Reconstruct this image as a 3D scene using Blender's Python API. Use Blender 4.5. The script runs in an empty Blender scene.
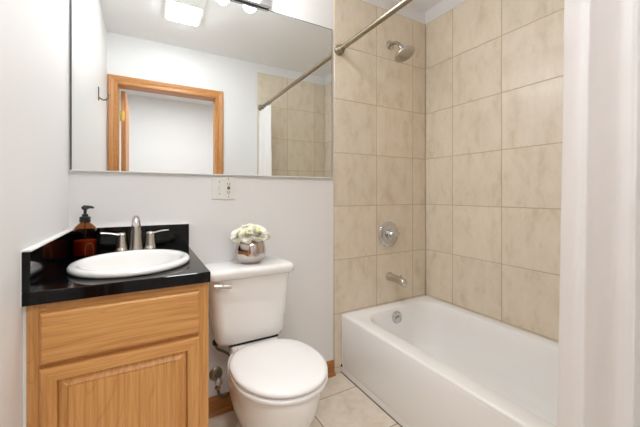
import bpy, bmesh, math, random
from mathutils import Vector, Matrix
PI = math.pi
random.seed(7)
sc = bpy.context.scene
C = sc.collection

# ------------------------------------------------------------------ camera, world, lights, exposure
cam_d = bpy.data.cameras.new('camera'); cam = bpy.data.objects.new('camera', cam_d); C.objects.link(cam)
cam.location = (0, -1.639, 1.11)
cam.rotation_euler = (PI/2, 0, -math.radians(29.4))
cam_d.sensor_width = 36; cam_d.lens = 311.9/640*36; cam_d.shift_y = -19.5/640
cam_d.clip_start = 0.01
sc.camera = cam
w = bpy.data.worlds.new('world'); sc.world = w; w.use_nodes = True
w.node_tree.nodes['Background'].inputs[0].default_value = (1, 1, 1, 1)
w.node_tree.nodes['Background'].inputs[1].default_value = 0.4
def area(name, loc, rot, sx, sy, power, col=(1, 1, 1)):
    l = bpy.data.lights.new(name, 'AREA'); l.shape = 'RECTANGLE'; l.size = sx; l.size_y = sy; l.energy = power; l.color = col
    o = bpy.data.objects.new(name, l); C.objects.link(o); o.location = loc; o.rotation_euler = rot; return o
# added fill light at hall ceiling height, unseen behind the camera
area('hall_fill_light', (0.3, -2.15, 2.43), (0, 0, 0), 1.2, 0.7, 48, (.97, .983, 1))
BULB = 115.0
LENS = 75.0
sc.view_settings.view_transform = 'Standard'; sc.view_settings.look = 'None'
sc.view_settings.gamma = 1; sc.view_settings.use_curve_mapping = False
sc.view_settings.exposure = -0.57
sc.cycles.max_bounces = 12; sc.cycles.diffuse_bounces = 6; sc.cycles.glossy_bounces = 6; sc.cycles.transmission_bounces = 8; sc.cycles.transparent_max_bounces = 12
sc.cycles.sample_clamp_indirect = 6

# ------------------------------------------------------------------ materials
def lin(c): return tuple(((v/255)/12.92 if v/255 <= .04045 else ((v/255+.055)/1.055)**2.4) for v in c)+(1,)
def mat(name, col, rough=.5, metal=0, **kw):
    m = bpy.data.materials.new(name); m.use_nodes = True
    b = m.node_tree.nodes['Principled BSDF']
    b.inputs['Base Color'].default_value = lin(col); b.inputs['Roughness'].default_value = rough; b.inputs['Metallic'].default_value = metal
    for k, v in kw.items(): b.inputs[k.replace('_', ' ')].default_value = v
    return m
class NT:
    def __init__(s, m): s.t = m.node_tree; s.b = s.t.nodes['Principled BSDF']
    def n(s, t, **kw):
        x = s.t.nodes.new(t)
        for k, v in kw.items():
            if k in x.inputs: x.inputs[k].default_value = v
            else: setattr(x, k, v)
        return x
    def l(s, a, b): s.t.links.new(a, b)
    def ramp(s, fac, stops):
        r = s.n('ShaderNodeValToRGB'); e = r.color_ramp.elements
        while len(e) < len(stops): e.new(.5)
        for i, (p, c) in enumerate(stops): e[i].position = p; e[i].color = lin(c)
        s.l(fac, r.inputs[0]); return r.outputs[0]
    def mix(s, f, a, b, mode='MIX'):
        x = s.n('ShaderNodeMix', data_type='RGBA', blend_type=mode)
        if isinstance(f, (int, float)): x.inputs[0].default_value = f
        else: s.l(f, x.inputs[0])
        for v, i in ((a, 6), (b, 7)):
            if isinstance(v, tuple): x.inputs[i].default_value = v
            else: s.l(v, x.inputs[i])
        return x.outputs[2]
    def coords(s, scale=(1, 1, 1), kind='Object'):
        c = s.n('ShaderNodeTexCoord'); m = s.n('ShaderNodeMapping'); m.inputs['Scale'].default_value = scale
        s.l(c.outputs[kind], m.inputs[0]); return m.outputs[0]
    def noise(s, v, scale, det=4, rough=.5, dist=0):
        x = s.n('ShaderNodeTexNoise', Scale=scale, Detail=det, Roughness=rough, Distortion=dist); s.l(v, x.inputs['Vector']); return x.outputs[0]
    def bump(s, h, st=.1, d=.01):
        x = s.n('ShaderNodeBump', Strength=st, Distance=d); s.l(h, x.inputs['Height']); s.l(x.outputs[0], s.b.inputs['Normal'])

def paint(name, col, rough=.6):
    m = mat(name, col, rough); t = NT(m); v = t.coords()
    t.bump(t.noise(v, 260, 3), .06, .002); return m
M_wall = paint('wall_paint', (232, 232, 232), .45)
M_ceil = paint('ceiling_paint', (240, 241, 242), .7)
M_white_trim = paint('white_caulk', (225, 225, 222), .5)

def tile_mat(name, base, light, dark, rough=.32, bs=1.0, st=(1, 1, .55)):
    m = mat(name, base, rough); t = NT(m)
    v = t.coords(st)
    geo = t.n('ShaderNodeNewGeometry')      # each tile is an island: its own tone and its own clouding
    off = t.n('ShaderNodeVectorMath', operation='SCALE'); 
    comb = t.n('ShaderNodeCombineXYZ'); t.l(geo.outputs['Random Per Island'], comb.inputs[0]); t.l(geo.outputs['Random Per Island'], comb.inputs[1])
    t.l(comb.outputs[0], off.inputs[0]); off.inputs['Scale'].default_value = 13
    add = t.n('ShaderNodeVectorMath', operation='ADD'); t.l(v, add.inputs[0]); t.l(off.outputs[0], add.inputs[1]); v2 = add.outputs[0]
    n1 = t.noise(v2, 12*bs, 6, .68, .25); n2 = t.noise(v2, 42*bs, 6, .7, .9)
    c1 = t.ramp(n1, [(.22, dark), (.47, base), (.62, light)])
    veins = t.ramp(n2, [(.0, (0, 0, 0)), (.56, (0, 0, 0)), (.68, (255, 255, 255)), (1, (255, 255, 255))])
    gate = t.ramp(n1, [(.35, (0, 0, 0)), (.6, (255, 255, 255))])
    g = t.mix(1.0, veins, gate, 'MULTIPLY')
    vv = t.mix(.45, (0, 0, 0, 1), g)
    c2 = t.mix(vv, c1, lin(dark))
    r = t.ramp(geo.outputs['Random Per Island'], [(0, (247, 247, 247)), (1, (255, 255, 255))])
    c3 = t.mix(1.0, c2, r, 'MULTIPLY')
    t.l(c3, t.b.inputs['Base Color'])
    t.bump(n2, .05, .003)
    return m
M_tile = tile_mat('beige_stone_tile', (225, 213, 193), (230, 219, 201), (203, 187, 160))
M_grout = mat('grout', (184, 167, 138), .85)
M_floor = tile_mat('floor_tile', (216, 204, 187), (224, 214, 198), (196, 181, 160), .35, st=(1, 1, 1))
M_fgrout = mat('floor_grout', (120, 108, 92), .9)

def wood(name, axis, base=(207, 153, 90), dark=(158, 102, 50), light=(215, 163, 101), s=1.0, rough=.38, k=17):
    m = mat(name, base, rough); t = NT(m)
    sc_ = {'x': (1.0, 4.5, 4.5), 'z': (4.5, 4.5, 1.0), 'y': (4.5, 1.0, 4.5)}[axis]
    fine = {'x': (4, 130, 130), 'z': (130, 130, 4), 'y': (130, 4, 130)}[axis]
    v = t.coords(tuple(q*s for q in sc_)); vf = t.coords(fine)
    n = t.noise(v, 1.5, 2, .45, .5)
    mul = t.n('ShaderNodeMath', operation='MULTIPLY'); t.l(n, mul.inputs[0]); mul.inputs[1].default_value = k
    fr = t.n('ShaderNodeMath', operation='FRACT'); t.l(mul.outputs[0], fr.inputs[0])
    ring = t.ramp(fr.outputs[0], [(0, dark), (.07, base), (.5, light), (.9, base), (1, dark)])
    f = t.noise(vf, 1.0, 3, .6)
    fc = t.ramp(f, [(.35, (205, 170, 130)), (.58, (255, 255, 255))])
    c = t.mix(.75, ring, lin(base)); c = t.mix(.5, c, t.mix(1.0, c, fc, 'MULTIPLY'))
    t.l(c, t.b.inputs['Base Color']); t.bump(f, .08, .002)
    return m
M_oak_h = wood('oak_grain_horizontal', 'x')
M_oak_v = wood('oak_grain_vertical', 'z')
M_oak_panel = wood('oak_panel', 'z', s=.8, k=24)
M_trim_v = wood('oak_casing_vertical', 'z', (190, 132, 72), (160, 105, 52), (204, 148, 86))
M_trim_h = wood('oak_casing_horizontal', 'x', (190, 132, 72), (160, 105, 52), (204, 148, 86))
M_base_wood = wood('baseboard_oak', 'x', (168, 112, 56), (130, 82, 36), (186, 130, 70))
M_gran = mat('black_granite', (6, 6, 7), .06, 0, IOR=1.4, Specular_IOR_Level=.35)
t = NT(M_gran); v = t.coords(); n = t.noise(v, 420, 2); t.l(t.ramp(n, [(.62, (8, 8, 9)), (.76, (40, 40, 42))]), t.b.inputs['Base Color'])
M_porc = mat('white_porcelain', (240, 240, 238), .13, 0, Coat_Weight=.3)
M_tub = mat('white_enamel', (243, 243, 242), .16)
M_seat = mat('white_plastic_seat', (240, 240, 239), .22)
M_plast = mat('white_plastic_plate', (228, 227, 223), .35)
M_chrome = mat('chrome', (205, 205, 207), .12, 1)
M_nickel = mat('brushed_nickel', (196, 190, 182), .27, 1)
M_rod = mat('bronzed_nickel', (158, 148, 130), .3, 1)
M_vase = mat('silver_vase_metal', (198, 190, 186), .12, 1)
M_black = mat('black_plastic', (14, 14, 15), .35)
M_dark = mat('dark_slot', (25, 24, 24), .6)
M_red = mat('red_button', (150, 25, 25), .4)
M_brass = mat('brass', (190, 160, 90), .3, 1)
M_mirror = mat('mirror_glass', (238, 241, 240), .0, 1)
M_medge = mat('mirror_edge', (70, 76, 74), .3)
M_petal = mat('white_petal', (248, 246, 232), .55, 0, Subsurface_Weight=.0)
M_core = mat('petal_heart', (226, 230, 170), .6)
M_leaf = mat('dark_green_leaf', (48, 66, 38), .5)
M_hose = mat('braided_steel', (120, 112, 100), .4, 1)
t = NT(M_hose); wv = t.n('ShaderNodeTexWave', Scale=160.0); t.l(t.coords(), wv.inputs[0]); t.bump(wv.outputs[1], .4, .002)
def emit(name, col, s):
    m = bpy.data.materials.new(name); m.use_nodes = True; nt = m.node_tree; nt.nodes.clear()
    e = nt.nodes.new('ShaderNodeEmission'); e.inputs[0].default_value = col+(1,); e.inputs[1].default_value = s
    o = nt.nodes.new('ShaderNodeOutputMaterial'); nt.links.new(e.outputs[0], o.inputs[0]); return m
M_bulb = emit('lit_bulb', (.97, .983, 1), BULB)
M_lens = emit('lit_lens', (.97, .983, 1), LENS)
M_amber = mat('amber_glass', (196, 150, 112), .03, 0, Transmission_Weight=1.0, IOR=1.15)
M_soap = mat('orange_brown_soap', (196, 92, 44), .3, 0, Transmission_Weight=.2, IOR=1.2)
M_label = mat('clear_label_print', (196, 130, 84), .4)
def curtain_mat():
    m = bpy.data.materials.new('white_sheer_fabric'); m.use_nodes = True; nt = m.node_tree; nt.nodes.clear()
    N = nt.nodes.new; L = nt.links.new
    d = N('ShaderNodeBsdfDiffuse'); d.inputs[0].default_value = lin((252, 252, 254))
    tr = N('ShaderNodeBsdfTranslucent'); tr.inputs[0].default_value = lin((252, 252, 254))
    tp = N('ShaderNodeBsdfTransparent')
    a = N('ShaderNodeMixShader'); a.inputs[0].default_value = .28; L(d.outputs[0], a.inputs[1]); L(tr.outputs[0], a.inputs[2])
    b = N('ShaderNodeMixShader'); b.inputs[0].default_value = .04; L(a.outputs[0], b.inputs[1]); L(tp.outputs[0], b.inputs[2])
    o = N('ShaderNodeOutputMaterial'); L(b.outputs[0], o.inputs[0]); return m
M_curt = curtain_mat()

# ------------------------------------------------------------------ helpers
def obj(name, bm, m, parent=None, smooth=None, bevel=0, seg=2, subsurf=0):
    me = bpy.data.meshes.new(name)
    bmesh.ops.recalc_face_normals(bm, faces=bm.faces)
    if smooth is not None:
        for f in bm.faces: f.smooth = True
        for e in bm.edges:
            if len(e.link_faces) == 2 and e.calc_face_angle(0) > math.radians(smooth): e.smooth = False
    bm.to_mesh(me); bm.free()
    for x in (m if isinstance(m, (list, tuple)) else [m]): me.materials.append(x)
    o = bpy.data.objects.new(name, me); C.objects.link(o)
    if parent: o.parent = parent; o.matrix_parent_inverse = parent_inv(parent)
    if bevel:
        b = o.modifiers.new('bevel', 'BEVEL'); b.width = bevel; b.segments = seg; b.limit_method = 'ANGLE'; b.angle_limit = math.radians(35)
    if subsurf:
        s = o.modifiers.new('sub', 'SUBSURF'); s.levels = subsurf; s.render_levels = subsurf
    return o
def world_m(o):
    m = o.matrix_basis.copy()
    if o.parent: m = world_m(o.parent) @ o.matrix_parent_inverse @ m
    return m
def parent_inv(p): return world_m(p).inverted()
def tag(o, label, cat, group=None):
    o['label'] = label; o['category'] = cat
    if group: o['group'] = group
    return o
def thing(name, label, cat, loc=(0, 0, 0), group=None):
    o = bpy.data.objects.new(name, None); C.objects.link(o); o.location = loc; o.empty_display_size = .05
    return tag(o, label, cat, group)
def struct(o): o['kind'] = 'structure'; return o
def box(bm, x0, x1, y0, y1, z0, z1, mi=0):
    vs = [bm.verts.new((x, y, z)) for x in (x0, x1) for y in (y0, y1) for z in (z0, z1)]
    for q in ((0, 1, 3, 2), (4, 6, 7, 5), (0, 4, 5, 1), (2, 3, 7, 6), (0, 2, 6, 4), (1, 5, 7, 3)):
        f = bm.faces.new([vs[i] for i in q]); f.material_index = mi
def bxs(*bs):
    bm = bmesh.new()
    for b in bs: box(bm, *b)
    return bm
def loft(bm, rings, cap0=True, cap1=True, closed=True, mi=0):
    R = [[bm.verts.new(p) for p in r] for r in rings]
    n = len(R[0])
    for a, b in zip(R, R[1:]):
        for i in range(n if closed else n-1):
            j = (i+1) % n; f = bm.faces.new((a[i], a[j], b[j], b[i])); f.material_index = mi
    if cap0: bm.faces.new(R[0][::-1]).material_index = mi
    if cap1: bm.faces.new(R[-1]).material_index = mi
    return R
def rrect(cx, cy, hx, hy, r, z, n=6):
    r = min(r, hx*.999, hy*.999); out = []
    for k, (sx, sy) in enumerate(((1, 1), (-1, 1), (-1, -1), (1, -1))):
        for i in range(n+1):
            a = k*PI/2 + i/n*PI/2
            out.append((cx+sx*(hx-r)+r*math.cos(a), cy+sy*(hy-r)+r*math.sin(a), z))
    return out
def ell(cx, cy, a, b, z, n=48): return [(cx+a*math.cos(2*PI*i/n), cy+b*math.sin(2*PI*i/n), z) for i in range(n)]
def lathe(bm, prof, M=None, n=32, mi=0, cap0=True, cap1=True):
    M = M or Matrix.Identity(4)
    rings = [[M @ Vector((max(r, 1e-4)*math.cos(2*PI*i/n), max(r, 1e-4)*math.sin(2*PI*i/n), z)) for i in range(n)] for r, z in prof]
    loft(bm, rings, cap0, cap1, mi=mi)
def axisM(p, d):
    d = Vector(d).normalized(); return Matrix.Translation(p) @ d.to_track_quat('Z', 'Y').to_matrix().to_4x4()
def catmull(pts, k=8):
    P = [Vector(p) for p in pts]; P = [2*P[0]-P[1]]+P+[2*P[-1]-P[-2]]; out = []
    for i in range(1, len(P)-2):
        for j in range(k):
            t = j/k; a, b, c, d = P[i-1:i+3]
            out.append(.5*((2*b)+(c-a)*t+(2*a-5*b+4*c-d)*t*t+(3*b-a-3*c+d)*t**3))
    out.append(P[-2]); return out
def tube(bm, pts, r, n=12, flat=1.0, up=None):
    P = [Vector(p) for p in pts]; rings = []; prev = None
    for i, p in enumerate(P):
        d = (P[min(i+1, len(P)-1)]-P[max(i-1, 0)]).normalized()
        if prev is None: u = Vector(up) if up else (Vector((0, 0, 1)) if abs(d.z) < .9 else Vector((0, 1, 0)))
        else: u = prev
        u = (u-d*u.dot(d)).normalized(); prev = u; s = d.cross(u)
        rr = r[i] if isinstance(r, (list, tuple)) else r
        rings.append([p+rr*(math.cos(2*PI*k/n)*s+math.sin(2*PI*k/n)*flat*u) for k in range(n)])
    loft(bm, rings)

# ------------------------------------------------------------------ setting
XL, XR, XE, YF, ZC = -.272, 1.818, 1.019, -1.502, 2.461
TT = .3333; ZT = 2.367; XT0 = 1.354
DX0, DX1, DZ = -.19, .599, 2.033
wb = struct(obj('wall_back', bxs((XL-.1, XR+.1, 0, .1, 0, ZC)), M_wall))
wl = struct(obj('wall_left', bxs((XL-.1, XL, YF-.11, 0, 0, ZC)), M_wall))
wr = struct(obj('wall_right', bxs((XR+.008, XR+.1, YF-.11, 0, 0, ZC)), M_wall))
wf = struct(obj('wall_front', bxs((XL, DX0-.02, YF-.11, YF, 0, ZC), (DX1+.02, XR, YF-.11, YF, 0, ZC), (DX0-.02, DX1+.02, YF-.11, YF, DZ+.02, ZC)), M_wall))
struct(obj('ceiling', bxs((XL-.1, XR+.1, YF-.11, .1, ZC, ZC+.08)), M_ceil))

def tile_box(bm, lo, hi, ax, face, sgn, th):
    # one tile as a chamfered slab; ax = axis of the normal, face = front coordinate, sgn = outward sign
    (u0, v0), (u1, v1) = lo, hi; g = .0017; c = .0018
    u0 += g; v0 += g; u1 -= g; v1 -= g
    def P(u, v, w): return {0: (w, u, v), 1: (u, w, v), 2: (u, v, w)}[ax]
    back = face-sgn*th
    r = []
    for ins, w in ((0, back), (0, face-sgn*c), (c, face)):
        r.append([P(u0+ins, v0+ins, w), P(u1-ins, v0+ins, w), P(u1-ins, v1-ins, w), P(u0+ins, v1-ins, w)])
    loft(bm, r)
def tiles(us, vs, ax, face, sgn, th=.008):
    bm = bmesh.new()
    for u0, u1 in zip(us, us[1:]):
        for v0, v1 in zip(vs, vs[1:]): tile_box(bm, (u0, v0), (u1, v1), ax, face, sgn, th)
    n = len(bm.faces)
    u0, u1, v0, v1 = us[0]+.001, us[-1]-.001, vs[0], vs[-1]
    w0, w1 = face-sgn*th, face-sgn*.0016
    w0, w1 = min(w0, w1), max(w0, w1)
    if ax == 1: box(bm, u0, u1, w0, w1, v0, v1, 1)
    if ax == 0: box(bm, w0, w1, u0, u1, v0, v1, 1)
    if ax == 2: box(bm, u0, u1, v0, v1, w0, w1, 1)
    return bm
zs = [0.0, .035]+[.701+TT*k for k in range(-1, 6)]
obj('wall_tiling', tiles([XE, XT0, XT0+TT, XR], zs, 1, -.008, -1), [M_tile, M_grout], wb)
obj('wall_tiling', tiles([YF, -1.239, -.905, -.572, -.239, -.008], zs, 0, XR, -1), [M_tile, M_grout], wr)
obj('wall_tiling', tiles([XE, XT0, XT0+TT, XR], [z for z in zs], 1, YF+.008, 1), [M_tile, M_grout], wf)
obj('painted_band', bxs((XR, XR+.008, YF, 0, ZT, ZC)), M_wall, wr)
fx = [XL-.1, .078, .411, .745, 1.078, 1.411, XR+.1]; fy = [-3.4, -3.173, -2.84, -2.507, -2.174, -1.84, -1.507, -1.174, -.84, -.507, -.172, 0]
struct(obj('floor', tiles(fx, fy, 2, 0, 1, .03), [M_floor, M_fgrout]))

# baseboard with a shoe moulding
def prof_x(bm, prof, x0, x1):
    loft(bm, [[(x, y, z) for y, z in prof] for x in (x0, x1)])
bm = bmesh.new(); prof_x(bm, [(0, .0), (-.013, .0), (-.013, .074), (-.009, .084), (0, .087)], .19, XE)
bb = struct(obj('baseboard_back', bm, M_base_wood))
bm = bmesh.new(); prof_x(bm, [(-.013, 0), (-.027, 0), (-.026, .01), (-.02, .017), (-.013, .02)], .19, XE)
obj('shoe_moulding', bm, M_base_wood, bb)

# doorway: jambs, casings
dr = bpy.data.objects.new('door_1', None); C.objects.link(dr); dr.location = (.2, YF, 0); struct(dr)
obj('jamb', bxs((DX0-.02, DX0, YF-.11, YF, 0, DZ)), M_trim_v, dr, bevel=.001)
obj('jamb', bxs((DX1, DX1+.02, YF-.11, YF, 0, DZ)), M_trim_v, dr, bevel=.001)
obj('head_jamb', bxs((DX0-.02, DX1+.02, YF-.11, YF, DZ, DZ+.02)), M_trim_h, dr)
def casing(y, s):
    W = .072
    prof = [(0, 0), (0, .010), (.006, .014), (.03, .012), (.05, .017), (.066, .019), (W, .014), (W, 0)]   # distance from opening, height
    a, b, c = DX0-.002, DX1+.002, DZ+.002
    for nm, path, m in (('casing_side', ((-1, 0), (-1, 1)), M_trim_v), ('casing_head', ((-1, 1), (1, 1)), M_trim_h), ('casing_side', ((1, 1), (1, 0)), M_trim_v)):
        bm = bmesh.new(); rings = []
        for (sx, top) in path:
            rings.append([((a-d if sx < 0 else b+d), y+s*h, (c+d if top else 0)) for d, h in prof])
        loft(bm, rings); obj(nm, bm, m, dr)
casing(YF, 1)
casing(YF-.11, -1)
# open door leaf swung out into the hall
dl = thing('wooden_door', 'oak door standing open into the hall, seen edge-on in the mirror doorway', 'door', (-.176, -1.64, 0))
obj('door_leaf', bxs((-.178, -.143, -2.37, -1.633, .01, 2.02)), M_trim_v, dl, bevel=.002)
for z in (1.80, 1.0, .25):
    h = obj('hinge', bxs((-.176, -.150, -1.633, -1.6305, z-.045, z+.045)), M_brass, dl)
    bm = bmesh.new(); tube(bm, [(-.183, -1.634, z-.045), (-.183, -1.634, z+.045)], .005); obj('hinge_pin', bm, M_brass, h)
for x in (-.128,):
    bm = bmesh.new(); lathe(bm, [(.028, 0), (.028, .004), (.012, .008), (.011, .03), (.024, .04), (.028, .052), (.022, .064), (0, .068)], axisM((-.143, -2.31, .95), (1, 0, 0))); obj('door_knob', bm, M_brass, dl, smooth=40)
# hall
struct(obj('wall_hall', bxs((-1.5, 2.6, -3.45, -3.35, 0, 2.461), (-1.6, -1.5, -3.45, YF-.11, 0, 2.461), (2.6, 2.7, -3.45, YF-.11, 0, 2.461), (-1.5, XL-.1, YF-.11, YF-.02, 0, 2.461), (XR+.1, 2.6, YF-.11, YF-.02, 0, 2.461)), M_wall))
struct(obj('ceiling_hall', bxs((-1.6, 2.7, -3.45, YF-.11, 2.461, 2.54)), M_ceil))
struct(obj('floor_hall', bxs((-1.6, XL-.1, -3.45, YF-.11, -.03, 0), (XR+.1, 2.7, -3.45, YF-.11, -.03, 0)), M_floor))

# ------------------------------------------------------------------ bathtub
TX0, TX1, TY0, TY1, TZ = 1.070, XR-.001, -1.493, -.009, .364
cx, cy = (TX0+TX1)/2, (TY0+TY1)/2; hx, hy = (TX1-TX0)/2, (TY1-TY0)/2
tub = thing('bathtub', 'white alcove bathtub along the beige tiled wall', 'bathtub', (cx, cy, 0))
bm = bmesh.new(); N = 10
rings = [rrect(cx, cy, hx, hy, .006, 0, N), rrect(cx, cy, hx, hy, .006, TZ-.013, N), rrect(cx, cy, hx-.0015, hy-.0015, .007, TZ-.005, N), rrect(cx, cy, hx-.006, hy-.006, .010, TZ-.001, N), rrect(cx, cy, hx-.013, hy-.013, .015, TZ, N)]
# basin: inner opening edges
def basin(x0, x1, y0, y1, r, z): return rrect((x0+x1)/2, (y0+y1)/2, (x1-x0)/2, (y1-y0)/2, r, z, N)
rings += [basin(1.152, 1.752, -1.40, -.088, .15, TZ), basin(1.156, 1.747, -1.396, -.092, .15, TZ-.002), basin(1.161, 1.742, -1.390, -.096, .15, TZ-.009),
          basin(1.180, 1.726, -1.36, -.108, .15, TZ-.05), basin(1.205, 1.705, -1.27, -.125, .15, .2), basin(1.232, 1.682, -1.19, -.142, .15, .12),
          basin(1.255, 1.66, -1.14, -.165, .14, .085), basin(1.30, 1.615, -1.07, -.21, .12, .066), basin(1.36, 1.555, -.95, -.30, .08, .062)]
loft(bm, rings)
obj('tub_body', bm, M_tub, tub, smooth=50)
obj('base_joint', bxs((TX0-.0035, TX0+.002, TY0, TY1, 0, .0035)), mat('joint_line', (92, 80, 66), .9), tub)
# apron panel standing slightly proud
bm = bmesh.new()
def apron(ins, x):
    y0, y1, z0, z1, r = -1.45+ins, -.030-ins, .042+ins, .346-ins, .045
    pts = [(y0, z1), (y0, z0)]
    pts += [(y1-r+r*math.sin(a), z0+r-r*math.cos(a)) for a in [i/8*PI/2 for i in range(9)]]
    pts += [(y1+.004, z1)]
    return [(x, y, z) for y, z in pts]
loft(bm, [apron(0, TX0+.004), apron(0, TX0-.001), apron(.005, TX0-.0035)]); obj('apron_panel', bm, M_tub, tub, smooth=50)
obj('apron_clip', bxs((TX0-.003, TX0+.002, -.024, -.012, .038, .052)), M_dark, tub)
bm = bmesh.new(); O = Vector((1.436, -.1135, .306)); D = Vector((0, -1, .15)).normalized()
lathe(bm, [(.038, -.004), (.040, .002), (.038, .006), (.032, .008), (.030, .005), (0, .005)], axisM(O, D)); ov = obj('overflow_plate', bm, M_chrome, tub, smooth=40)
bm = bmesh.new(); tube(bm, [O+D*.009+Vector((-.016, 0, -.004)), O+D*.013, O+D*.009+Vector((.016, 0, .006))], .005, 8); obj('trip_lever', bm, M_chrome, ov, smooth=60)
bm = bmesh.new(); lathe(bm, [(.026, .0), (.026, .004), (.018, .005), (0, .003)], Matrix.Translation((1.45, -.36, .0625))); obj('drain', bm, M_chrome, tub, smooth=40)

# ------------------------------------------------------------------ shower fittings
sh = thing('wall_shower', 'brushed nickel shower head on a bent arm near the tile corner', 'shower head', (1.47, -.008, 2.13))
bm = bmesh.new(); lathe(bm, [(.032, 0), (.032, .004), (.022, .011), (.013, .014)], axisM((1.47, -.008, 2.13), (0, -1, 0))); obj('wall_flange', bm, M_nickel, sh, smooth=40)
arm = catmull([(1.47, -.008, 2.13), (1.47, -.045, 2.132), (1.47, -.085, 2.112), (1.47, -.115, 2.075)])
bm = bmesh.new(); tube(bm, arm, .0115); obj('shower_arm', bm, M_nickel, sh, smooth=60)
Dd = Vector((.14, -.40, -.90)).normalized(); P0 = Vector((1.47, -.113, 2.078))
bm = bmesh.new(); lathe(bm, [(.011, -.004), (.017, 0), (.018, .014), (.014, .02), (.019, .03), (.017, .038)], axisM(P0, (0, -.5, -.85))); obj('ball_joint', bm, M_chrome, sh, smooth=40)
P1 = P0+Vector((0, -.5, -.85)).normalized()*.034
bm = bmesh.new(); lathe(bm, [(.012, -.002), (.024, .006), (.050, .017), (.065, .026), (.069, .033), (.068, .039), (.062, .042), (0, .043)], axisM(P1, Dd)); hd = obj('spray_head', bm, M_nickel, sh, smooth=40)
bm = bmesh.new(); Mx = axisM(P1+Dd*.043, Dd)
for rr, k in ((.014, 6), (.028, 12), (.043, 18)):
    for i in range(k):
        a = 2*PI*i/k; lathe(bm, [(.0026, -.001), (.0018, .002), (0, .0023)], Mx @ Matrix.Translation((rr*math.cos(a), rr*math.sin(a), 0)), 6)
obj('spray_nozzles', bm, M_hose, hd)
VX, VZ = 1.455, .835
vt = thing('shower_valve', 'round chrome shower valve with lever on the beige tile', 'shower valve', (VX, -.008, VZ))
bm = bmesh.new(); lathe(bm, [(.086, 0), (.087, .004), (.082, .010), (.06, .015), (.034, .018), (.033, .02)], axisM((VX, -.008, VZ), (0, -1, 0)), 48); obj('escutcheon', bm, M_chrome, vt, smooth=40)
bm = bmesh.new(); lathe(bm, [(.036, 0), (.034, .018), (.028, .022), (.031, .034), (.026, .044), (0, .047)], axisM((VX, -.026, VZ), (0, -1, 0))); obj('valve_hub', bm, M_chrome, vt, smooth=40)
bm = bmesh.new(); tube(bm, [(VX, -.052, VZ), (VX+.014, -.057, VZ+.002), (VX+.035, -.064, VZ+.006), (VX+.047, -.066, VZ+.008)], [.013, .012, .014, .010], 12); lv = obj('valve_lever', bm, M_chrome, vt, smooth=60)
bm = bmesh.new(); lathe(bm, [(.009, 0), (.0085, .003), (0, .004)], axisM((VX, -.07, VZ), (0, -1, 0))); obj('valve_cap', bm, M_chrome, vt, smooth=40)
SZ = .546
sp = thing('tub_spout', 'brushed nickel tub spout jutting from tile above the bathtub', 'tub spout', (1.462, -.008, SZ))
bm = bmesh.new()
def sprof(y, w, top, bot, n=20):
    out = []
    for i in range(n):
        a = 2*PI*i/n; out.append((1.462+w*math.cos(a), y, (top+bot)/2+(top-bot)/2*math.sin(a)))
    return out
loft(bm, [sprof(-.008, .029, SZ+.029, SZ-.029), sprof(-.016, .029, SZ+.029, SZ-.029), sprof(-.022, .026, SZ+.025, SZ-.026), sprof(-.08, .025, SZ+.023, SZ-.026), sprof(-.125, .024, SZ+.020, SZ-.032), sprof(-.148, .023, SZ+.016, SZ-.036), sprof(-.157, .021, SZ+.010, SZ-.035), sprof(-.159, .017, SZ+.004, SZ-.031)])
obj('spout_body', bm, M_nickel, sp, smooth=60)
bm = bmesh.new(); lathe(bm, [(.0045, 0), (.0045, .010), (.008, .012), (.009, .018), (.006, .021), (0, .022)], Matrix.Translation((1.462, -.122, SZ+.012)), 16); obj('diverter_knob', bm, M_nickel, sp, smooth=40)

# ------------------------------------------------------------------ curtain rod, curtain
RZ = 2.000; RX = 1.052
rod = thing('curtain_rod', 'bronzed metal shower curtain rod spanning above the bathtub edge', 'curtain rod', (RX, -.75, RZ))
bm = bmesh.new(); tube(bm, [(RX, -.03, RZ), (RX, -.8, RZ), (RX, YF+.03, RZ)], .0150, 20); obj('rod_tube', bm, M_rod, rod, smooth=60)
for y, s in ((-.008, -1), (YF+.008, 1)):
    bm = bmesh.new(); lathe(bm, [(.031, 0), (.033, .005), (.032, .012), (.025, .018), (.024, .034), (.020, .038), (.019, .050)], axisM((RX, y, RZ), (0, s, 0))); obj('rod_flange', bm, M_rod, rod, smooth=40)
random.seed(3)
cur = thing('shower_curtain', 'white sheer shower curtain bunched at the near end of the tub', 'shower curtain', (RX, -1.33, RZ))
YA, YB = -1.211, -1.475; Z0, Z1 = .12, RZ-.03
bm = bmesh.new(); nu, nv = 150, 60; grid = []
for j in range(nv+1):
    v_ = j/nv; z = Z1+(Z0-Z1)*v_; row = []
    for i in range(nu+1):
        u = i/nu
        ph = 2*PI*(3.6*u*(.55+.45*u)+.05*math.sin(2.5*v_+4*u))+.6
        amp = (.014+.008*min(1, v_*4))*(.75+.25*math.sin(6*u+1))
        x = RX-.004-.008*v_+amp*math.sin(ph)+.003*math.sin(2.3*ph+1.5+v_*1.2)
        y = YA+(YB-YA)*u+.008*math.cos(ph)+.028*v_*(1-u)
        x -= .022*v_*(1-abs(2*u-1))
        cr = (z-1.12)-(-.9)*(-y-1.30)   # a soft diagonal crease
        x -= .004*math.exp(-(cr/.012)**2)*max(0, min(1, (-y-1.27)/.04)) + .0015*math.sin(11*z+9*u)*math.sin(23*z-14*u)
        row.append(bm.verts.new((x, y, z)))
    grid.append(row)
for j in range(nv):
    for i in range(nu): bm.faces.new((grid[j][i], grid[j][i+1], grid[j+1][i+1], grid[j+1][i]))
fab = obj('curtain_fabric', bm, M_curt, cur, smooth=180)
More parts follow.
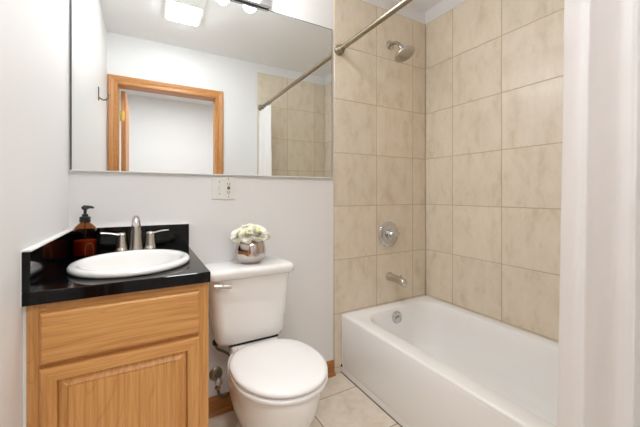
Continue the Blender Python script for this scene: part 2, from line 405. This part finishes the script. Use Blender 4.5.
for k in range(8):
    y = YA-.012-(abs(YB-YA)-.03)*k/7
    bm = bmesh.new(); n = 20
    tube(bm, [Vector((RX+.0185*math.sin(2*PI*i/n), y, RZ-.0045+.0185*math.cos(2*PI*i/n))) for i in range(n+1)], .0016, 6)
    o = obj('curtain_ring', bm, M_rod, smooth=60)
    tag(o, 'small metal ring holding the white shower curtain on its rod', 'curtain ring', 'rings along the curtain rod')

# ------------------------------------------------------------------ mirror
MX0, MX1, MZ0, MZ1 = XL+.004, 1.007, 1.206, 2.121
mi = thing('wall_mirror', 'large frameless wall mirror above the sink and toilet', 'mirror', ((MX0+MX1)/2, 0, MZ0))
bm = bxs((MX0, MX1, -.006, -.001, MZ0, MZ1)); 
for f in bm.faces:
    pass
obj('mirror_backing', bm, M_medge, mi)
bm = bmesh.new(); vs = [bm.verts.new(p) for p in ((MX0+.006, -.0063, MZ0+.001), (MX1-.004, -.0063, MZ0+.001), (MX1-.004, -.0063, MZ1-.004), (MX0+.006, -.0063, MZ1-.004))]; bm.faces.new(vs)
vs2 = [bm.verts.new((v.co.x, -.006, v.co.z)) for v in vs]
for i in range(4): bm.faces.new((vs[i], vs2[i], vs2[(i+1) % 4], vs[(i+1) % 4]))
bm.faces.new(vs2[::-1])
obj('mirror_glass', bm, M_mirror, mi)
obj('bottom_channel', bxs((MX0, MX1, -.010, -.0064, MZ0-.003, MZ0+.005), (MX0, MX1, -.010, 0, MZ0-.004, MZ0-.001)), M_white_trim, mi)

# ------------------------------------------------------------------ vanity light bar with four globe bulbs
BZ = 2.172
vl = thing('vanity_light', 'chrome light bar above the mirror with round globe bulbs', 'wall light', (.293, 0, BZ))
obj('light_bar', bxs((-.012, .598, -.035, 0, MZ1+.002, MZ1+.112)), M_chrome, vl, bevel=.003)
for k in range(4):
    x = .518-.15*k
    bm = bmesh.new(); lathe(bm, [(.028, 0), (.028, .006), (.02, .012), (.019, .03), (.016, .03)], axisM((x, -.035, BZ), (0, -1, 0)), 24); so = obj('bulb_socket', bm, M_chrome, vl, smooth=40)
    bm = bmesh.new(); lathe(bm, [(.0125, -.012), (.0128, 0)]+[(.037*math.sin(a), .035-.037*math.cos(a)) for a in [.36+(PI-.36)*i/14 for i in range(15)]], axisM((x, -.062, BZ), (0, -1, 0)), 24); b = obj('globe_bulb', bm, M_bulb, smooth=60)
    tag(b, ['lit globe bulb nearest the tub on the chrome light bar', 'lit globe bulb second from the tub on the chrome light bar', 'globe bulb third from the tub on the chrome light bar', 'globe bulb nearest the left wall on the chrome light bar'][k], 'light bulb', 'globe bulbs of the vanity light')

# ------------------------------------------------------------------ ceiling fan light
cf = thing('ceiling_fan_light', 'square white ceiling vent with lit lens, seen in the mirror', 'ceiling light', (.26, -.82, ZC))
obj('fan_housing', bxs((.128, .388, -1.03, -.60, ZC-.012, ZC)), M_plast, cf, bevel=.004)
obj('light_lens', bxs((.152, .364, -1.005, -.765, ZC-.026, ZC-.0125)), M_lens, cf, bevel=.006)
bm = bmesh.new()
for k in range(9):
    y = -.745+k*.0155; box(bm, .14, .376, y, y+.007, ZC-.020, ZC-.0125)
obj('vent_louvers', bm, M_plast, cf)

# ------------------------------------------------------------------ towel hook on the left wall
hk = thing('wall_hook', 'small chrome robe hook on the left wall, seen in the mirror', 'hook', (XL, -.95, 1.79))
bm = bxs((XL, XL+.006, -.962, -.938, 1.745, 1.835)); obj('hook_plate', bm, M_hose, hk, bevel=.002)
bm = bmesh.new(); tube(bm, catmull([(XL+.005, -.95, 1.765), (XL+.03, -.95, 1.752), (XL+.055, -.95, 1.765), (XL+.06, -.95, 1.795)], 6), .005, 10); obj('hook_arm', bm, M_hose, hk, smooth=60)

# ------------------------------------------------------------------ switch and outlet plate
PX, PZ = .356, 1.141
ol = thing('outlet_plate', 'white two-gang switch and outlet plate under the mirror', 'outlet', (PX, 0, PZ))
obj('cover_plate', bxs((PX-.058, PX+.058, -.006, 0, PZ-.058, PZ+.058)), M_plast, ol, bevel=.003)
tg = obj('toggle_switch', bxs((PX-.023-.005, PX-.023+.005, -.012, -.006, PZ-.012, PZ+.012), (PX-.023-.004, PX-.023+.004, -.019, -.010, PZ+.001, PZ+.010)), M_plast, ol, bevel=.001)
def slot(n, m, x, z, w, h, p, d=.0004, y=-.0078): return obj(n, bxs((x-w, x+w, y-d, y+.0002, z-h, z+h)), m, p)
gf = obj('outlet_face', bxs((PX+.023-.017, PX+.023+.017, -.0078, -.006, PZ-.034, PZ+.034)), M_plast, ol, bevel=.0015)
for s in (1, -1):
    z = PZ+s*.021; so = slot('socket', M_plast, PX+.023, z, .011, .012, gf, .0005)
    for dx in (-.006, .006): slot('socket_slot', M_dark, PX+.023+dx, z, .0013, .0045, so, .0005, -.0084)
    slot('socket_ground', M_dark, PX+.023, z-.009, .002, .002, so, .0005, -.0084)
slot('reset_button', M_red, PX+.023, PZ+.004, .007, .003, gf, .002)
slot('test_button', M_black, PX+.023, PZ-.004, .007, .003, gf, .002)
for dx in (-.023, .023):
    for s in (1, -1):
        bm = bmesh.new(); lathe(bm, [(.0028, 0), (.0026, .001), (0, .0014)], axisM((PX+dx, -.006, PZ+s*(.030 if dx < 0 else .046)), (0, -1, 0)), 10); obj('plate_screw', bm, M_hose, ol)

# ------------------------------------------------------------------ vanity cabinet
CX0, CX1, CYF = -.266, .185, -.562
va = thing('vanity_cabinet', 'oak bathroom vanity cabinet under the black countertop', 'cabinet', ((CX0+CX1)/2, CYF/2, 0))
CT = .824
obj('side_panel', bxs((CX0, CX0+.012, CYF+.02, -.015, 0, CT)), M_oak_v, va)
obj('side_panel', bxs((CX1-.012, CX1, CYF+.02, -.015, 0, CT)), M_oak_v, va)
obj('back_panel', bxs((CX0+.012, CX1-.012, -.021, -.015, .09, CT)), M_oak_v, va)
obj('bottom_panel', bxs((CX0+.012, CX1-.012, CYF+.02, -.021, .09, .102)), M_oak_h, va)
obj('toe_kick', bxs((CX0+.012, CX1-.012, CYF+.075, CYF+.087, 0, .09)), M_oak_h, va)
ff = CYF+.02
for x0 in (CX0, CX1-.04): obj('frame_stile', bxs((x0, x0+.04, CYF, ff, .09, CT)), M_oak_v, va, bevel=.001)
for z0, z1 in ((.785, CT), (.645, .685), (.09, .125)): obj('frame_rail', bxs((CX0+.04, CX1-.04, CYF, ff, z0, z1)), M_oak_h, va)
FX0, FX1 = -.238, .155
def slab(x0, x1, z0, z1, yb, th, ch=.007):
    bm = bmesh.new()
    def R(i, y): return [(x0+i, y, z0+i), (x1-i, y, z0+i), (x1-i, y, z1-i), (x0+i, y, z1-i)]
    loft(bm, [R(0, yb), R(0, yb-th*.5), R(ch*.4, yb-th*.85), R(ch, yb-th)]); return bm
obj('drawer_front', slab(FX0, FX1, .664, .800, CYF, .018), M_oak_h, va)
# door: stiles, rails and a raised panel
dz0, dz1 = .115, .652
PF = [(0, 0), (0, .012), (.002, .016), (.006, .018), (.034, .018), (.037, .014), (.0375, .004), (.0375, 0)]
corners = [(FX0, dz0, 1, 1), (FX1, dz0, -1, 1), (FX1, dz1, -1, -1), (FX0, dz1, 1, -1)]
def fpiece(a, b):
    bm = bmesh.new(); loft(bm, [[(x+sx*d, CYF-h, z+sz*d) for d, h in PF] for x, z, sx, sz in (corners[a], corners[b])]); return bm
bm = bmesh.new(); q = .0385
def R(i, y): return [(FX0+q+i, y, dz0+q+i), (FX1-q-i, y, dz0+q+i), (FX1-q-i, y, dz1-q-i), (FX0+q+i, y, dz1-q-i)]
loft(bm, [R(0, CYF-.001), R(0, CYF-.008), R(.010, CYF-.010), R(.018, CYF-.015), R(.0185, CYF-.0125), R(.0215, CYF-.0125), R(.023, CYF-.016)])
door = obj('door', bm, M_oak_panel, va)
obj('door_stile', fpiece(0, 3), M_oak_v, door); obj('door_stile', fpiece(1, 2), M_oak_v, door)
obj('door_rail', fpiece(3, 2), M_oak_h, door); obj('door_rail', fpiece(0, 1), M_oak_h, door)
# scribe strip between wall and cabinet
struct(obj('trim_1', bxs((XL, CX0, CYF-.001, CYF+.008, 0, .825)), M_white_trim))

# ------------------------------------------------------------------ countertop with splashes
ZK = .858; KX1 = .188; KY = -.580
SX, SY, SA, SB = -.034, -.335, .186, .200
ct = thing('countertop', 'black polished stone countertop around the white sink', 'countertop', (-.04, -.29, .825))
bm = bmesh.new(); n = 64
def sq(i):
    a = 2*PI*i/n; c, s = math.cos(a), math.sin(a)
    x0, x1, y0, y1 = XL+.001-SX, KX1-SX, KY-SY, -.001-SY
    tx = (x1 if c > 0 else x0)/c if abs(c) > 1e-6 else 1e9; ty = (y1 if s > 0 else y0)/s if abs(s) > 1e-6 else 1e9
    t_ = min(tx, ty); return (SX+c*t_, SY+s*t_)
# snap nearest ring vertices to the corners so that the slab keeps square corners
outer = [sq(i) for i in range(n)]
for c_ in ((XL+.001, KY), (KX1, KY), (KX1, -.001), (XL+.001, -.001)):
    j = min(range(n), key=lambda i: (outer[i][0]-c_[0])**2+(outer[i][1]-c_[1])**2); outer[j] = c_
inner = [(SX+(SA-.02)*math.cos(2*PI*i/n), SY+(SB-.02)*math.sin(2*PI*i/n)) for i in range(n)]
ZB = ZK-.034
loft(bm, [[(x, y, ZB) for x, y in inner], [(x, y, ZB) for x, y in outer], [(x, y, ZK-.002) for x, y in outer], [(min(max(x, XL+.003), KX1-.002), max(y, KY+.002), ZK) for x, y in outer], [(x, y, ZK) for x, y in inner], [(x, y, ZB) for x, y in inner]], False, False)
bmesh.ops.remove_doubles(bm, verts=bm.verts, dist=1e-6)
obj('counter_slab', bm, M_gran, ct)
obj('backsplash', bxs((XL+.001, KX1, -.019, -.001, ZK, .966)), M_gran, ct, bevel=.0012)
obj('side_splash', bxs((XL+.001, XL+.018, KY+.0, -.0195, ZK, .962)), M_gran, ct, bevel=.0012)
struct(obj('trim_2', bxs((XL, XL+.019, KY+.003, -.019, .962, .9655), (XL, KX1, -.0195, 0, .966, .969), (XL, XL+.0016, KY-.003, KY-.0005, .822, .9655)), M_white_trim))

# ------------------------------------------------------------------ sink
sk = thing('sink', 'round white drop-in sink in the black countertop', 'sink', (SX, SY, ZK))
bm = bmesh.new()
def e(k, z, dy=0): return ell(SX, SY+dy, SA-k, SB-k, z, 72)
loft(bm, [e(.012, ZK+.0005), e(.003, ZK+.001), e(-.001, ZK+.006), e(0, ZK+.013), e(.005, ZK+.019), e(.013, ZK+.0215), e(.022, ZK+.020), e(.029, ZK+.014), e(.034, ZK+.004), e(.045, ZK-.02), e(.065, ZK-.06), e(.09, ZK-.09), e(.12, ZK-.108), e(.15, ZK-.113), e(.165, ZK-.114),
          e(.16, ZK-.120), e(.115, ZK-.116), e(.08, ZK-.096), e(.055, ZK-.062), e(.036, ZK-.02), e(.024, ZK-.002), e(.012, ZK+.0005)], False, False)
bmesh.ops.remove_doubles(bm, verts=bm.verts, dist=1e-6)
obj('basin', bm, M_porc, sk, smooth=60)
bm = bmesh.new(); lathe(bm, [(.023, 0), (.023, .003), (.016, .005), (.015, .002), (0, .003)], Matrix.Translation((SX, SY, ZK-.1145))); obj('drain', bm, M_chrome, sk, smooth=40)

# ------------------------------------------------------------------ faucet
FX, FY = -.030, -.084
fa = thing('faucet', 'brushed nickel two-handle faucet behind the white sink', 'faucet', (FX, FY, ZK))
bm = bmesh.new(); loft(bm, [rrect(FX, FY, .078, .026, .026, ZK, 8), rrect(FX, FY, .078, .026, .026, ZK+.008, 8), rrect(FX, FY, .073, .021, .021, ZK+.013, 8)]); obj('base_plate', bm, M_nickel, fa, smooth=40)
for s in (-1, 1):
    hx_ = FX+s*.053
    bm = bmesh.new(); lathe(bm, [(.0245, 0), (.0245, .006), (.0225, .008), (.0205, .02), (.0175, .045), (.0165, .062), (.0165, .070), (.011, .076), (0, .078)], Matrix.Translation((hx_, FY, ZK+.012)), 28); hn = obj('handle', bm, M_nickel, fa, smooth=40)
    bm = bmesh.new()
    pts = catmull([(hx_-s*.004, FY, ZK+.079), (hx_+s*.02, FY-.003, ZK+.083), (hx_+s*.045, FY-.008, ZK+.089), (hx_+s*.073, FY-.014, ZK+.092)], 5)
    tube(bm, pts, [.014-.004*i/(len(pts)-1) for i in range(len(pts))], 12, flat=.42); obj('lever', bm, M_nickel, hn, smooth=60)
bm = bmesh.new()
pts = catmull([(FX, FY, ZK+.008), (FX, FY, ZK+.055), (FX, FY-.003, ZK+.10), (FX, FY-.012, ZK+.125), (FX, FY-.034, ZK+.148), (FX, FY-.066, ZK+.145), (FX, FY-.088, ZK+.128)], 6)
rs = []
for i in range(len(pts)):
    q = i/(len(pts)-1); rs.append(.026-.014*min(1, q*1.3))
tube(bm, pts, rs, 20); spo = obj('spout', bm, M_nickel, fa, smooth=50)
bm = bmesh.new(); lathe(bm, [(.0185, 0), (.0185, .003), (.0175, .0035)], Matrix.Translation((FX, FY-.001, ZK+.090)), 24); obj('spout_ring', bm, M_chrome, spo, smooth=40)
bm = bmesh.new(); tube(bm, [(FX, FY+.023, ZK+.01), (FX, FY+.023, ZK+.045)], .003, 8); lathe(bm, [(.004, 0), (.007, .003), (.006, .009), (0, .011)], Matrix.Translation((FX, FY+.023, ZK+.043)), 12); obj('drain_rod', bm, M_nickel, fa, smooth=60)

# ------------------------------------------------------------------ soap bottle
BX, BY = -.208, -.077; BZ0 = ZK+.0005
so = thing('soap_dispenser', 'amber soap bottle with black pump in the counter corner', 'soap dispenser', (BX, BY, ZK))
T_ = Matrix.Translation((BX, BY, BZ0))
bm = bmesh.new(); lathe(bm, [(.034, 0), (.0385, .003), (.040, .01), (.040, .095), (.0385, .108), (.033, .120), (.022, .131), (.0155, .136), (.015, .145), (.0135, .145), (.0135, .137), (.020, .1285), (.031, .118), (.0365, .107), (.038, .095), (.038, .010), (.036, .005), (0, .0045)], T_, 40, cap1=False); obj('glass_bottle', bm, M_amber, so, smooth=40)
bm = bmesh.new(); lathe(bm, [(0, .006), (.034, .0062), (.0372, .011), (.0372, .066), (0, .0665)], T_, 40); obj('liquid_soap', bm, M_soap, so, smooth=40)
bm = bmesh.new(); n_ = 14
a0 = math.radians(-62)
for rad in (.0404,):
    pr = []
    for i in range(n_+1):
        th = PI*i/n_; pr.append((math.cos(th)*.014, .045+math.sin(th)*.016))
    ol_ = [(-.014, .010)]+[(-math.cos(PI*i/n_)*.014, .040+math.sin(PI*i/n_)*.016) for i in range(n_+1)]+[(.014, .010)]
    def wrap(u, z, rr): a = a0+u/rr; return Vector((BX+rr*math.cos(a), BY+rr*math.sin(a), BZ0+z))
    tube(bm, [wrap(u, z, rad) for u, z in ol_], .0006, 5)
obj('label_outline', bm, M_label, so)
bm = bmesh.new(); lathe(bm, [(.0185, .138), (.0185, .158), (.0165, .160), (.0105, .161), (.0105, .170), (.0055, .172), (.0055, .190)], T_, 28); pc = obj('pump_collar', bm, M_black, so, smooth=40)
bm = bmesh.new(); lathe(bm, [(.0085, .188), (.0125, .194), (.0125, .199), (.009, .203), (0, .204)], T_, 20)
tube(bm, [(BX-.004, BY, BZ0+.198), (BX+.014, BY-.006, BZ0+.1985), (BX+.025, BY-.009, BZ0+.198), (BX+.029, BY-.010, BZ0+.194)], [.0085, .0065, .0045, .004], 10)
obj('pump_nozzle', bm, M_black, so, smooth=50)
bm = bmesh.new(); tube(bm, [(BX, BY, BZ0+.010), (BX, BY, BZ0+.140)], .0025, 8); obj('dip_tube', bm, M_black, so)

# ------------------------------------------------------------------ toilet
QX = .450
to = thing('toilet', 'white two-piece toilet between the vanity and the bathtub', 'toilet', (QX, -.35, 0))
def tk(hx, y0, y1, r, z, n=8): return rrect(QX, (y0+y1)/2, hx, (y1-y0)/2, r, z, n)
bm = bmesh.new(); loft(bm, [tk(.145, -.185, -.035, .05, .412), tk(.160, -.198, -.028, .05, .420), tk(.168, -.203, -.026, .048, .44), tk(.176, -.206, -.024, .045, .54), tk(.186, -.210, -.020, .042, .66), tk(.191, -.213, -.018, .04, .7225)])
obj('tank', bm, M_porc, to, smooth=50)
bm = bmesh.new(); loft(bm, [tk(.198, -.219, -.014, .035, .722), tk(.206, -.226, -.010, .034, .727), tk(.211, -.230, -.009, .034, .745), tk(.209, -.229, -.010, .034, .757), tk(.199, -.219, -.014, .032, .765), tk(.188, -.208, -.022, .03, .7685)])
obj('tank_lid', bm, M_porc, to, smooth=50)
def egg(w, yb, yf, z, n=56, sq_=2.0, wy=.0, back=None):
    # plan outline: rounded, slightly flat at the back
    out = []; cy_ = (yb+yf)/2+wy; 
    for i in range(n):
        a = 2*PI*i/n; c, s = math.cos(a), math.sin(a)
        ex = 2/ (2.0 if s < 0 else (back or 2.5))
        x = math.copysign(abs(c)**ex, c)*w
        y = math.copysign(abs(s)**ex, s)*((yb-cy_) if s > 0 else (cy_-yf))
        out.append((QX+x+.014-.045*(cy_+y+.1), cy_+y, z))
    return out
bm = bmesh.new(); loft(bm, [egg(.118, -.17, -.53, 0, back=5), egg(.118, -.17, -.53, .02, back=5), egg(.110, -.17, -.52, .035, back=5), egg(.108, -.165, -.52, .09, back=4), egg(.122, -.16, -.55, .14, back=4), egg(.146, -.155, -.595, .20, back=3), egg(.164, -.15, -.628, .27, back=2.6), egg(.174, -.14, -.647, .34, back=2.3), egg(.177, -.13, -.65, .370, back=2.2), egg(.172, -.135, -.645, .381, back=2.2)])
obj('bowl', bm, M_porc, to, smooth=50)
bm = bmesh.new()
o_ = [egg(.178, -.245, -.652, .3815), egg(.185, -.240, -.664, .386), egg(.185, -.240, -.664, .394), egg(.178, -.247, -.657, .3985)]
i_ = [egg(.12, -.30, -.59, .3985), egg(.115, -.305, -.585, .392), egg(.12, -.30, -.59, .3815), egg(.178, -.245, -.652, .3815)]
loft(bm, o_+i_, False, False); bmesh.ops.remove_doubles(bm, verts=bm.verts, dist=1e-6)
obj('seat_ring', bm, M_seat, to, smooth=50)
bm = bmesh.new(); loft(bm, [egg(.178, -.237, -.657, .4045, back=2.5), egg(.184, -.233, -.663, .408, back=2.5), egg(.185, -.232, -.664, .415, back=2.5), egg(.182, -.235, -.661, .421, back=2.5), egg(.169, -.248, -.648, .4255, back=2.5), egg(.10, -.30, -.56, .4285, back=2.9)])
obj('seat_cover', bm, M_seat, to, smooth=60)
for s in (-1, 1):
    bm = bmesh.new(); tube(bm, [(QX+s*.075-.005, -.222, .402), (QX+s*.075+.035, -.222, .402)], .011, 14); box(bm, QX+s*.075+.001, QX+s*.075+.029, -.24, -.21, .381, .402); obj('seat_hinge', bm, M_seat, to, smooth=40)
    bm = bmesh.new(); lathe(bm, [(.014, 0), (.014, .006), (.009, .014), (0, .017)], Matrix.Translation((QX+s*.094, -.30, .020)), 16); obj('bolt_cap', bm, M_porc, to, smooth=40)
lx, lz = .278, .703
bm = bmesh.new(); lathe(bm, [(.013, 0), (.013, .006), (.009, .009), (.008, .016)], axisM((lx+.004, -.2105, lz), (0, -1, 0)), 20)
tube(bm, catmull([(lx-.010, -.227, lz+.001), (lx+.010, -.230, lz+.001), (lx+.035, -.234, lz-.001), (lx+.060, -.236, lz-.004)], 5), [.013]*8+[.0115]*4+[.012]*4, 12, flat=.85)
obj('flush_lever', bm, M_nickel, to, smooth=50)
# tank to bowl gasket
obj('tank_pad', bxs((QX-.11, QX+.13, -.19, -.10, .405, .4125)), M_black, to, bevel=.002)
bm = bmesh.new(); loft(bm, [rrect(QX+.010, -.165, .112, .055, .03, .36), rrect(QX+.010, -.165, .112, .055, .03, .399), rrect(QX+.012, -.165, .112, .049, .03, .4048)]); obj('bowl_deck', bm, M_porc, to, smooth=50)

wv_ = thing('water_supply_valve', 'metal shut-off valve with hose low behind the toilet', 'valve', (.315, 0, .212))
ax_, az = .317, .198
bm = bmesh.new(); lathe(bm, [(.034, 0), (.034, .003), (.024, .010), (.012, .013)], axisM((ax_, 0, az), (0, -1, 0)), 28); obj('wall_flange', bm, M_rod, wv_, smooth=40)
bm = bmesh.new(); tube(bm, [(ax_, -.01, az), (ax_, -.06, az)], .010, 14); tube(bm, [(ax_, -.05, az-.0), (ax_, -.05, az-.035)], .011, 12); lathe(bm, [(.014, 0), (.014, .012)], axisM((ax_, -.05, az-.036), (0, 0, -1)), 6); obj('valve_body', bm, M_rod, wv_, smooth=40)
bm = bmesh.new(); lathe(bm, [(.007, 0), (.007, .010), (.017, .012), (.019, .018), (.017, .024), (0, .025)], axisM((ax_, -.06, az), (0, -1, 0)), 8); obj('valve_knob', bm, M_chrome, wv_, smooth=30)
bm = bmesh.new(); tube(bm, catmull([(.317, -.05, .155), (.322, -.055, .125), (.345, -.06, .105), (.38, -.058, .13), (.39, -.05, .21), (.380, -.055, .29), (.345, -.075, .335), (.305, -.095, .37), (.298, -.10, .405)], 8), .0065, 10); obj('braided_hose', bm, M_hose, wv_, smooth=60)
bm = bmesh.new(); lathe(bm, [(.017, 0), (.019, .004), (.019, .018), (.015, .021)], Matrix.Translation((.300, -.10, .3925)), 8); obj('coupling_nut', bm, M_black, wv_)

# ------------------------------------------------------------------ silver vase and white flowers
WX, WY, WZ = .462, -.112, .7688
va_ = obj('vase', bmesh.new(), M_vase); me = va_.data
bm = bmesh.new(); H = .112
pr = [(.0, 0), (.036, 0), (.045, .003), (.060, .016), (.071, .035), (.075, .056), (.072, .078), (.063, .098), (.056, .108), (.055, .112), (.052, .112), (.053, .107), (.060, .096), (.068, .077), (.071, .056), (.067, .036), (.056, .019), (.04, .006), (0, .005)]
lathe(bm, pr, None, 48, cap0=False, cap1=False); bmesh.ops.recalc_face_normals(bm, faces=bm.faces)
for f in bm.faces: f.smooth = True
bm.to_mesh(me); bm.free(); va_.location = (WX, WY, WZ); va_.scale = (1, 1, 1.08)
tag(va_, 'round silver vase of white flowers on the toilet tank', 'vase')
def petal(bm, M, w, h, curl, cup, n=6):
    g = []
    for j in range(n+1):
        v_ = j/n; row = []
        ww = w*(math.sin(PI*min(1, v_*.62+.12))**.8)
        for i in range(n+1):
            u = (i/n-.5)*2
            x = u*ww; z = v_*h - .10*h*u*u*v_
            y = -cup*(1-u*u)*math.sin(PI*.55*v_)*1.0 - curl*max(0, v_-.6)**1.5*3
            x *= 1; row.append(bm.verts.new(M @ Vector((x, y+cup*.9*u*u*0, z))))
        g.append(row)
    for j in range(n):
        for i in range(n): bm.faces.new((g[j][i], g[j][i+1], g[j+1][i+1], g[j+1][i]))
def rose(base, d, size, label, seed):
    random.seed(seed)
    r = thing('white_flower', label, 'flower', base, 'white flowers in the silver vase')
    Mb = axisM(base, d); bm = bmesh.new()
    for ring, (k, tilt, off, h, w_) in enumerate(((3, 4, .006, .62, .35), (4, 12, .012, .70, .42), (5, 24, .02, .78, .5), (6, 40, .026, .84, .55), (7, 60, .028, .9, .58), (8, 80, .028, .92, .58))):
        for i in range(k):
            a = 2*PI*(i+random.uniform(-.15, .15))/k+ring*.7
            tl = math.radians(tilt+random.uniform(-6, 6))
            M = Mb @ Matrix.Rotation(a, 4, 'Z') @ Matrix.Translation((0, -off*size/.05*.55, 0)) @ Matrix.Rotation(tl, 4, 'X')
            petal(bm, M, w_*size*random.uniform(.9, 1.1), h*size*random.uniform(.92, 1.08), .012*size/.05, .008*size/.05)
    obj('petals', bm, M_petal, r, smooth=180)
    bm = bmesh.new(); lathe(bm, [(.004, 0), (.011, .012), (.012, .022), (.006, .031), (0, .032)], Mb, 12); obj('flower_heart', bm, M_core, r, smooth=60)
    end = Vector((WX+(base[0]-WX)*.25, WY+(base[1]-WY)*.25, WZ+.015))
    bm = bmesh.new(); tube(bm, catmull([Vector(base)+Vector(d)*.004, Vector(base)*.6+end*.4-Vector((0, 0, .012)), end], 4), .0022, 6); obj('stem', bm, M_leaf, r, smooth=60)
    return r
TZ_ = WZ+.121
R1 = [((WX+.002, WY+.002, TZ_+.038), (.05, -.1, 1), .044, 'white blossom topmost in the silver vase'),
      ((WX-.046, WY-.008, TZ_+.020), (-.5, -.25, .95), .042, 'white blossom hanging over the vase rim on the vanity side'),
      ((WX+.018, WY-.040, TZ_+.026), (.2, -.55, .9), .046, 'white blossom facing the doorway at the front of the vase'),
      ((WX+.054, WY+.004, TZ_+.020), (.65, -.15, .9), .042, 'white blossom over the vase rim on the tub side'),
      ((WX-.026, WY-.040, TZ_+.020), (-.35, -.55, .85), .038, 'white blossom low at the front left of the vase'),
      ((WX-.012, WY+.040, TZ_+.020), (-.1, .4, .95), .042, 'white blossom at the back of the vase by the wall')]
roses = [rose(*a, 20+i) for i, a in enumerate(R1)]
def leaf(bm, p, d, L, w_):
    Mx = axisM(p, d); n = 6; g = []
    for j in range(n+1):
        v_ = j/n; ww = w_*math.sin(PI*min(.98, v_*.95+.03)); row = []
        for u in (-1, 0, 1): row.append(bm.verts.new(Mx @ Vector((u*ww, .002*abs(u)-.35*L*v_*v_*.5, v_*L))))
        g.append(row)
    for j in range(n):
        for i in range(2): bm.faces.new((g[j][i], g[j][i+1], g[j+1][i+1], g[j+1][i]))
random.seed(5)
for k, r in enumerate(roses):
    bm = bmesh.new()
    for i in range(5 if k != 0 else 1):
        base = Vector(r.location); out = (base-Vector((WX, WY, base.z)))
        ang = math.atan2(out.y, out.x)+random.uniform(-.7, .7)
        p = Vector((WX+.046*math.cos(ang), WY+.046*math.sin(ang), TZ_-.002))
        leaf(bm, p, (math.cos(ang), math.sin(ang), random.uniform(-.05, .4)), random.uniform(.026, .040), .008)
    obj('leaves', bm, M_leaf, r, smooth=180)
